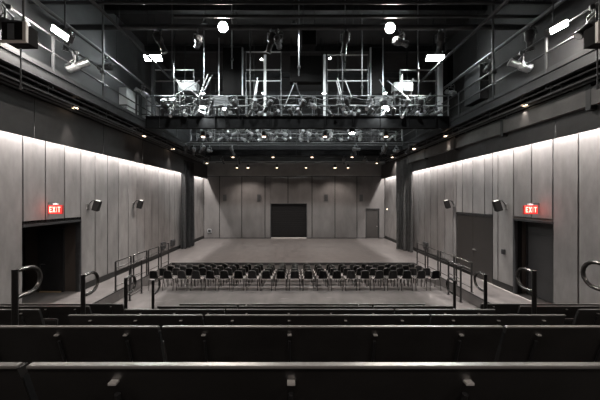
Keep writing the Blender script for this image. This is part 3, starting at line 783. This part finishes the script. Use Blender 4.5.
def frame(xa, xb, ys_, d, label):
    a = P(xa, 0, d); b_ = P(xb, 0, d); cx = (a.x + b_.x) / 2; W = (b_.x - a.x) / 2; zb = DECK_Z - .03
    r = empty('pipe_frame', (cx, d, zb), label=label, cat='pipe frame', group='pipe frames on the nearest catwalk')
    top = P(0, ys_[0], d).z - zb
    for s in (-1, 1): MB().cyl((s * W, 0, 0), (s * W, 0, top), .03, n=8).build('upright', 'greysteel', r, True)
    for y in ys_: MB().cyl((-W, 0, P(0, y, d).z - zb), (W, 0, P(0, y, d).z - zb), .035, n=8).build('crossbar', 'alu', r, True)
frame(246, 281, (52, 70, 81), 13.3, 'open pipe frame left of the central hung screen')
frame(327, 368, (55, 70, 81), 13.3, 'open pipe frame right of the central hung screen')
frame(155, 194, (70, 81), 13.3, 'open pipe frame at the left end of the nearest catwalk')
frame(400, 436, (70, 81), 13.3, 'open pipe frame at the right end of the nearest catwalk')
def duct(px0, px1, py0, py1, d, dep, label, m='white'):
    a = P(px0, py0, d); b_ = P(px1, py1, d)
    r = empty('equipment_cabinet', ((a.x + b_.x) / 2, d, b_.z), label=label, cat='cabinet', group='pale cabinets on the catwalks')
    W = (b_.x - a.x) / 2; H = a.z - b_.z
    MB().box(-W, W, 0, dep, 0, H, bev=.015).build('body', m, r)
    MB().box(-W + .04, W - .04, -.012, 0, .04, H - .04).build('door', m, r)
    MB().box(W - .10, W - .07, -.03, -.012, H * .4, H * .6).build('latch', 'steel', r)
    zb = DECK_Z - .03
    if b_.z > zb + .02: MB().box(-W + .03, -W + .07, .05, .09, zb - b_.z, 0).box(W - .07, W - .03, .05, .09, zb - b_.z, 0).build('leg', 'steel', r)
duct(178, 197, 82, 91, 12.9, .35, 'pale cabinet box behind the left tangle of stage lights', 'palegrey')
duct(394, 413, 82, 91, 12.9, .35, 'pale cabinet box behind the right tangle of stage lights', 'palegrey')
duct(210, 228, 96.5, 106, 12.6, .3, 'grey box on the nearest catwalk under the left floodlight', 'greysteel')
duct(375, 393, 96.5, 106, 12.6, .3, 'grey box on the nearest catwalk under the right floodlight', 'greysteel')
# pale wall ducts at the far left end of the side catwalk
def wduct(y0, y1, z0, z1, X, label, w_=.35):
    s = -1 if X < 0 else 1
    r = empty('wall_duct', (X - s * w_ / 2, (y0 + y1) / 2, z0), label=label, cat='duct', group='ducts on the upper walls')
    MB().box(-w_ / 2, w_ / 2, -(y1 - y0) / 2, (y1 - y0) / 2, 0, z1 - z0, bev=.02).build('shaft', 'white' if s < 0 else 'steel', r)
    MB().box(-w_ / 2 - .02, w_ / 2 + .02, -(y1 - y0) / 2 - .02, (y1 - y0) / 2 + .02, (z1 - z0) * .5, (z1 - z0) * .5 + .05).build('flange', 'greysteel', r)
wduct(12.35, 13.3, DECK_Z - .33, CZ + 4.9, XL, 'white duct standing on the left catwalk at its junction')
wduct(14.2, 15.3, DECK_Z - .33, CZ + 5.2, XL, 'white duct on the left catwalk just past the junction')
wduct(11.2, 12.2, CZ + 4.0, CZ + 5.4, XR, 'grey duct on the upper right wall')

# near hanging boxes on the side catwalks
def near_box(x, y, z, s, label):
    r = empty('hanging_speaker', (x, y, z), label=label, cat='speaker', group='boxes hung near the camera')
    MB().box(-.21, .19, -.2, .1, 0, .34, bev=.01).build('cabinet', 'slab', r)
    MB().box(-.09, .03, -.212, -.2, .03, .30).build('front_plate', 'greysteel', r)
    MB().box(.19 if s < 0 else -.27, .25 if s < 0 else -.21, -.22, -.17, -.0, .34).box(-.27, .25, -.22, -.17, -.03, 0).build('shelf_bracket', 'offwhite', r)
    MB().cyl((0, 0, .34), (0, 0, ZC - z), .02, n=8).build('pole', 'steel', r, True)
    MB().cyl((-.05, 0, -.75), (-.05, 0, -.03), .012, n=8).cyl((-.05, 0, -.80), (-.05, 0, -.75), .03, n=8).build('drop_rod', 'steel', r, True)
p = P(23.5, 46.5, 5.3); near_box(p.x, p.y, p.z, -1, 'black hung speaker with pale bracket at the left edge of view')
p = P(600, 46.5, 5.3); near_box(p.x, p.y, p.z, 1, 'black hung speaker with pale bracket at the right edge of view')

# ------------------------------------------------------------------ downlights
def spot(loc, tgt, e, c, ang, blend=.6, rad=.05):
    la = bpy.data.lights.new('lamp', 'SPOT'); la.energy = e; la.color = c; la.spot_size = math.radians(ang); la.spot_blend = blend; la.shadow_soft_size = rad
    o = bpy.data.objects.new('lamp', la); col.objects.link(o); o.location = loc
    o.rotation_euler = (Vector(tgt) - Vector(loc)).to_track_quat('-Z', 'Y').to_euler(); return o
WARM = (1, .88, .80); COOL = (.94, 1, 1)
def downlight(px, py, h, label, group, e=60, top=None, cool=False, rad=.075, ang=115):
    d = h * F / (VY - py); x = (px - VX) * d / F; z = CZ + h
    r = empty('downlight', (x, d, z), label=label, cat='downlight', group=group)
    hs = MB().cyl((0, 0, .02), (0, 0, .26), rad + .03, rad + .02, 14).build('housing', 'satin', r, True)
    MB().cyl((0, 0, 0), (0, 0, .02), rad + .012, rad + .012, 14).build('lens', 'lampcool' if cool else 'lampwarm', hs, True)
    t = top if top else BOT_Z + .29
    MB().cyl((0, 0, .25), (0, 0, max(.3, t - z)), .014, n=6).build('stem', 'steel', r)
    spot((x, d, z - .03), (x, d, 0), e, COOL if cool else WARM, ang)
for i, px in enumerate((203, 264, 325, 386)):
    downlight(px, 137, 2.98, 'warm downlight under the nearest cross catwalk, %s of four' % place(4, i), 'downlights under the nearest cross catwalk', e=300)
for i, px in enumerate((233, 273, 312, 352, 392)):
    downlight(px, 157.5, 3.03, 'warm downlight under the farthest cross catwalk, %s of five' % place(5, i), 'downlights under the farthest cross catwalk', e=160)
for i, px in enumerate((207, 237, 248, 277, 306, 335, 348, 377)):
    big = px in (248, 335)
    downlight(px, 168 if not px in (207, 377) else 163.5, 2.52, 'small downlight in the line before the back wall, %s of eight' % place(8, i), 'downlights before the back wall', e=150 if big else 50, top=CZ + 2.98, rad=.09 if big else .06)
for px, py, l in ((75, 108.5, 'left wall near the doors'), (524, 105.5, 'right wall near the door'), (144, 136.5, 'left wall halfway back'), (446, 136.5, 'right wall halfway back'), (173, 149.3, 'left wall before the curtain'), (414, 149, 'right wall before the curtain')):
    downlight(px, py, 2.95, 'small downlight under the side catwalk by the %s' % l, 'downlights under the side catwalks', e=45, rad=.07, ang=50)
for px, py, h, l in ((202.5, 107.5, 3.92, 'left'), (385, 107.5, 3.92, 'right'), (352, 133.5, 3.0, 'centre right, low')):
    downlight(px, py, h, 'white work light at the nearest catwalk, %s' % l, 'white work lights', e=60, top=CZ + h + .32, cool=True, rad=.11, ang=150)
# small work lamps on posts
for px, py, l in ((261.5, 59.5, 'left'), (330, 58.5, 'right')):
    p = P(px, py, 12.93)
    r = empty('work_lamp', p, label='tiny white work lamp on the pale post %s of centre' % l, cat='lamp', group='tiny work lamps')
    MB().cyl((0, 0, 0), (0, .06, 0), .05, n=10).build('body', 'steel', r)
    MB().cyl((0, -.02, 0), (0, 0, 0), .045, n=10).build('lens', 'lampcool', r)
    MB().cyl((0, .03, 0), ((265 - 261.5) * .046 if l == 'left' else -(330 - 324.5) * .046, .03, 0), .012, n=6).build('arm', 'steel', r)
# floodlights
def flood(px, py, d, w_, h_, tgt, e, label, c=(1, .93, .86), m='lampflood', roll=0, pitch=.3, rnd=False):
    p = P(px, py, d)
    r = empty('floodlight', p, label=label, cat='floodlight', group='floodlights above the catwalks')
    q = Matrix.Rotation(roll, 3, 'Y') @ Matrix.Rotation(pitch, 3, 'X')
    if rnd:
        MB().cyl(q @ Vector((0, .14, 0)), q @ Vector((0, 0, 0)), .07, w_ + .02, 20).build('housing', 'satin', r, True)
        MB().cyl(q @ Vector((0, 0, 0)), q @ Vector((0, -.012, 0)), w_, n=20).build('lens', m, r)
    else:
        MB().obox(q @ Vector((0, .07, 0)), (2 * w_ + .05, .14, 2 * h_ + .05), q, bev=.012).build('housing', 'satin', r)
        MB().obox(q @ Vector((0, -.006, 0)), (2 * w_, .012, 2 * h_), q, bev=.005).build('lens', m, r)
    t = ZC if not rnd else CZ + 5.66 - .08
    MB().tube([(0, .08, .05), (0, .16, .16), (0, .16, t - p.z)], .016, 8).build('bracket', 'steel', r)
    spot(p + q @ Vector((0, -.06, 0)), tgt, e, c, 150, .5, .12)
    return r
flood(223, 27, 9.1, .15, .15, (-2.3, 5, 0), 300, 'round bright floodlight high left of centre', rnd=True)
flood(390, 28, 9.1, .15, .15, (3.1, 5, 0), 300, 'round bright floodlight high right of centre', rnd=True)
flood(60, 33, 7.2, .25, .07, (XL - 1.2, 8.6, CZ + 2.5), 300, 'bright floodlight above the left side catwalk', roll=.6)
flood(559, 27, 7.2, .25, .07, (XR + 1, 8.6, CZ + 2.0), 260, 'bright floodlight above the right side catwalk', roll=-.5)
flood(153, 58, 12.0, .36, .11, (2, 12.2, CZ + 3.0), 500, 'wide white floodlight at the left end of the nearest catwalk', (.93, 1, .97), 'lampcool', pitch=.8)
flood(435, 58, 12.0, .36, .11, (-2, 12.2, CZ + 3.0), 500, 'wide white floodlight at the right end of the nearest catwalk', (.93, 1, .97), 'lampcool', pitch=.8)
for x in (-3.4, 0, 3.4):
    r = empty('work_light', (x, 10.8, CZ + 6.65), label='work light under the roof before the nearest catwalk, %s of three' % place(3, int((x + 4) / 3.4)), cat='work light', group='work lights under the roof')
    MB().cyl((0, 0, 0), (0, 0, .12), .14, .08, 14).build('shade', 'steel', r, True)
    MB().cyl((0, 0, .0), (0, 0, .012), .05, n=14).build('lens', 'lampcool', r)
    MB().cyl((0, 0, .1), (0, 0, ZC - CZ - 6.65), .015, n=6).build('stem', 'steel', r)
    spot((x, 10.8, CZ + 6.6), (x, 12.4, CZ + 4), 300, COOL, 110, .6, .1)
# wash lamps pointing back over the middle and far catwalks
for x in (-4.5, -1.5, 1.5, 4.5):
    spot((x, 14.0, CZ + 5.2), (x, 17.6, CZ + 4.2), 230, COOL, 130, .6, .15)
    r = empty('work_light', (x, 14.0, CZ + 5.25), label='work light under the roof behind the nearest catwalk, %s of four' % place(4, int((x + 4.5) / 3)), cat='work light', group='work lights under the roof')
    MB().cyl((0, 0, 0), (0, 0, .12), .14, .08, 14).build('shade', 'steel', r, True)
    MB().cyl((0, 0, .0), (0, 0, .012), .1, n=14).build('lens', 'lampcool', r)
    MB().cyl((0, 0, .1), (0, 0, ZC - CZ - 5.25), .015, n=6).build('stem', 'steel', r)

for i, x in enumerate((-4, 0, 4)):  # unseen lamps added behind the camera as fill for the bench backs
    spot((x, -1.8, CZ + 4.5), (x, 1.2, 2.0), 130, WARM, 130, .6, .2)
    r = empty('fill_light', (x, -1.8, CZ + 4.55), label='added fill light hanging behind the camera, %s of three' % place(3, i), cat='light', group='added fill lights behind the camera')
    MB().cyl((0, 0, 0), (0, 0, .2), .12, .09, 14).build('shade', 'satin', r, True)
    MB().cyl((0, 0, -.01), (0, 0, 0), .09, n=14).build('lens', 'lampwarm', r)
    MB().cyl((0, 0, .2), (0, 0, ZC - CZ - 4.55), .015, n=6).build('stem', 'steel', r)
# drop pipes from the roof
for i, (px, y, zb, rad) in enumerate(((103, 9.0, 3.7, .03), (172, 10.6, 4.6, .02), (204, 12.05, 4.45, .025), (232, 10.6, 4.9, .02), (299, 11.2, 4.9, .03), (345, 10.6, 4.8, .02), (362, 12.05, 4.45, .025), (418, 10.6, 4.5, .025), (493, 9.0, 3.7, .035))):
    x = (px - VX) * y / F; z = CZ + zb
    r = empty('drop_pipe', (x, y, z), label='thin vertical pipe dropping from the roof, %s of nine' % place(9, i), cat='pipe', group='drop pipes from the roof')
    MB().cyl((0, 0, 0), (0, 0, ZC - z), rad, n=8).build('tube', 'greysteel', r, True)
    MB().box(-rad * 2, rad * 2, -rad * 2, rad * 2, .3, .38).build('collar', 'steel', r)

# stage lights on the long pipes above the side catwalks
for s_, X in (('left', -6.9), ('right', 7.15)):
    for i, y in enumerate((8.6, 10.4, 12.9, 15.5)):
        put_light('cdba'[i], (X, y, CZ + 5.3 - .06), (.8 if s_ == 'left' else -.8) + i * .5, 'stage light hanging from the long %s pipe above the side catwalk, %s from the benches' % (s_, ['nearest', 'second', 'third', 'farthest'][i]), 'stage lights on the long pipes', .95)
# leaning ladders on the nearest catwalk
def ladder(px0, px1, py0, py1, d, label):
    a = P(px0, py0, d); b_ = P(px1, py1, d); a.z = DECK_Z - .03
    r = empty('leaning_ladder', a, label=label, cat='ladder', group='ladders on the nearest catwalk')
    v = b_ - a
    for o in (0, .32):
        MB().tube([(0, o, 0), (v.x, o, v.z)], .022, 8).build('side_rail', 'alu', r, True)
    for k in range(1, 6): MB().cyl((v.x * k / 6, 0, v.z * k / 6), (v.x * k / 6, .32, v.z * k / 6), .014, n=6).build('rung', 'alu', r, True)
ladder(250, 257.5, 112, 78, 12.7, 'pale leaning ladder left of centre on the nearest catwalk')
ladder(348, 337.5, 112, 78, 12.7, 'pale leaning ladder right of centre on the nearest catwalk')
ladder(190, 208, 112, 74, 12.7, 'pale leaning ladder by the left floodlight on the nearest catwalk')

arms = [(172, 97, 199, 81), (181, 81, 201, 99), (204, 92, 212, 76), (186, 99, 176, 79), (226, 108, 232, 97), (284, 108, 294, 84), (296, 84, 304, 106), (352, 98, 345, 80), (388, 98, 380, 80), (388, 81, 409, 99), (413, 79, 392, 100), (402, 74, 402, 96), (420, 108, 430, 94)]
for i, (xa, ya, xb, yb) in enumerate(arms):
    a = P(xa, ya, 12.22); b_ = P(xb, yb, 12.22)
    r = empty('boom_arm', a, label='thin slanted boom arm on the nearest catwalk, %s of thirteen' % place(13, i), cat='boom arm', group='boom arms on the nearest catwalk')
    v = b_ - a
    MB().cyl((0, 0, 0), v, .018, n=8).build('tube', 'alu' if i % 2 else 'greysteel', r, True)
    MB().box(-.03, .03, -.03, .08, -.03, .03).build('coupler', 'steel', r)
    MB().box(v.x - .03, v.x + .03, -.03, .03, v.z - .03, v.z + .03).build('coupler', 'steel', r)
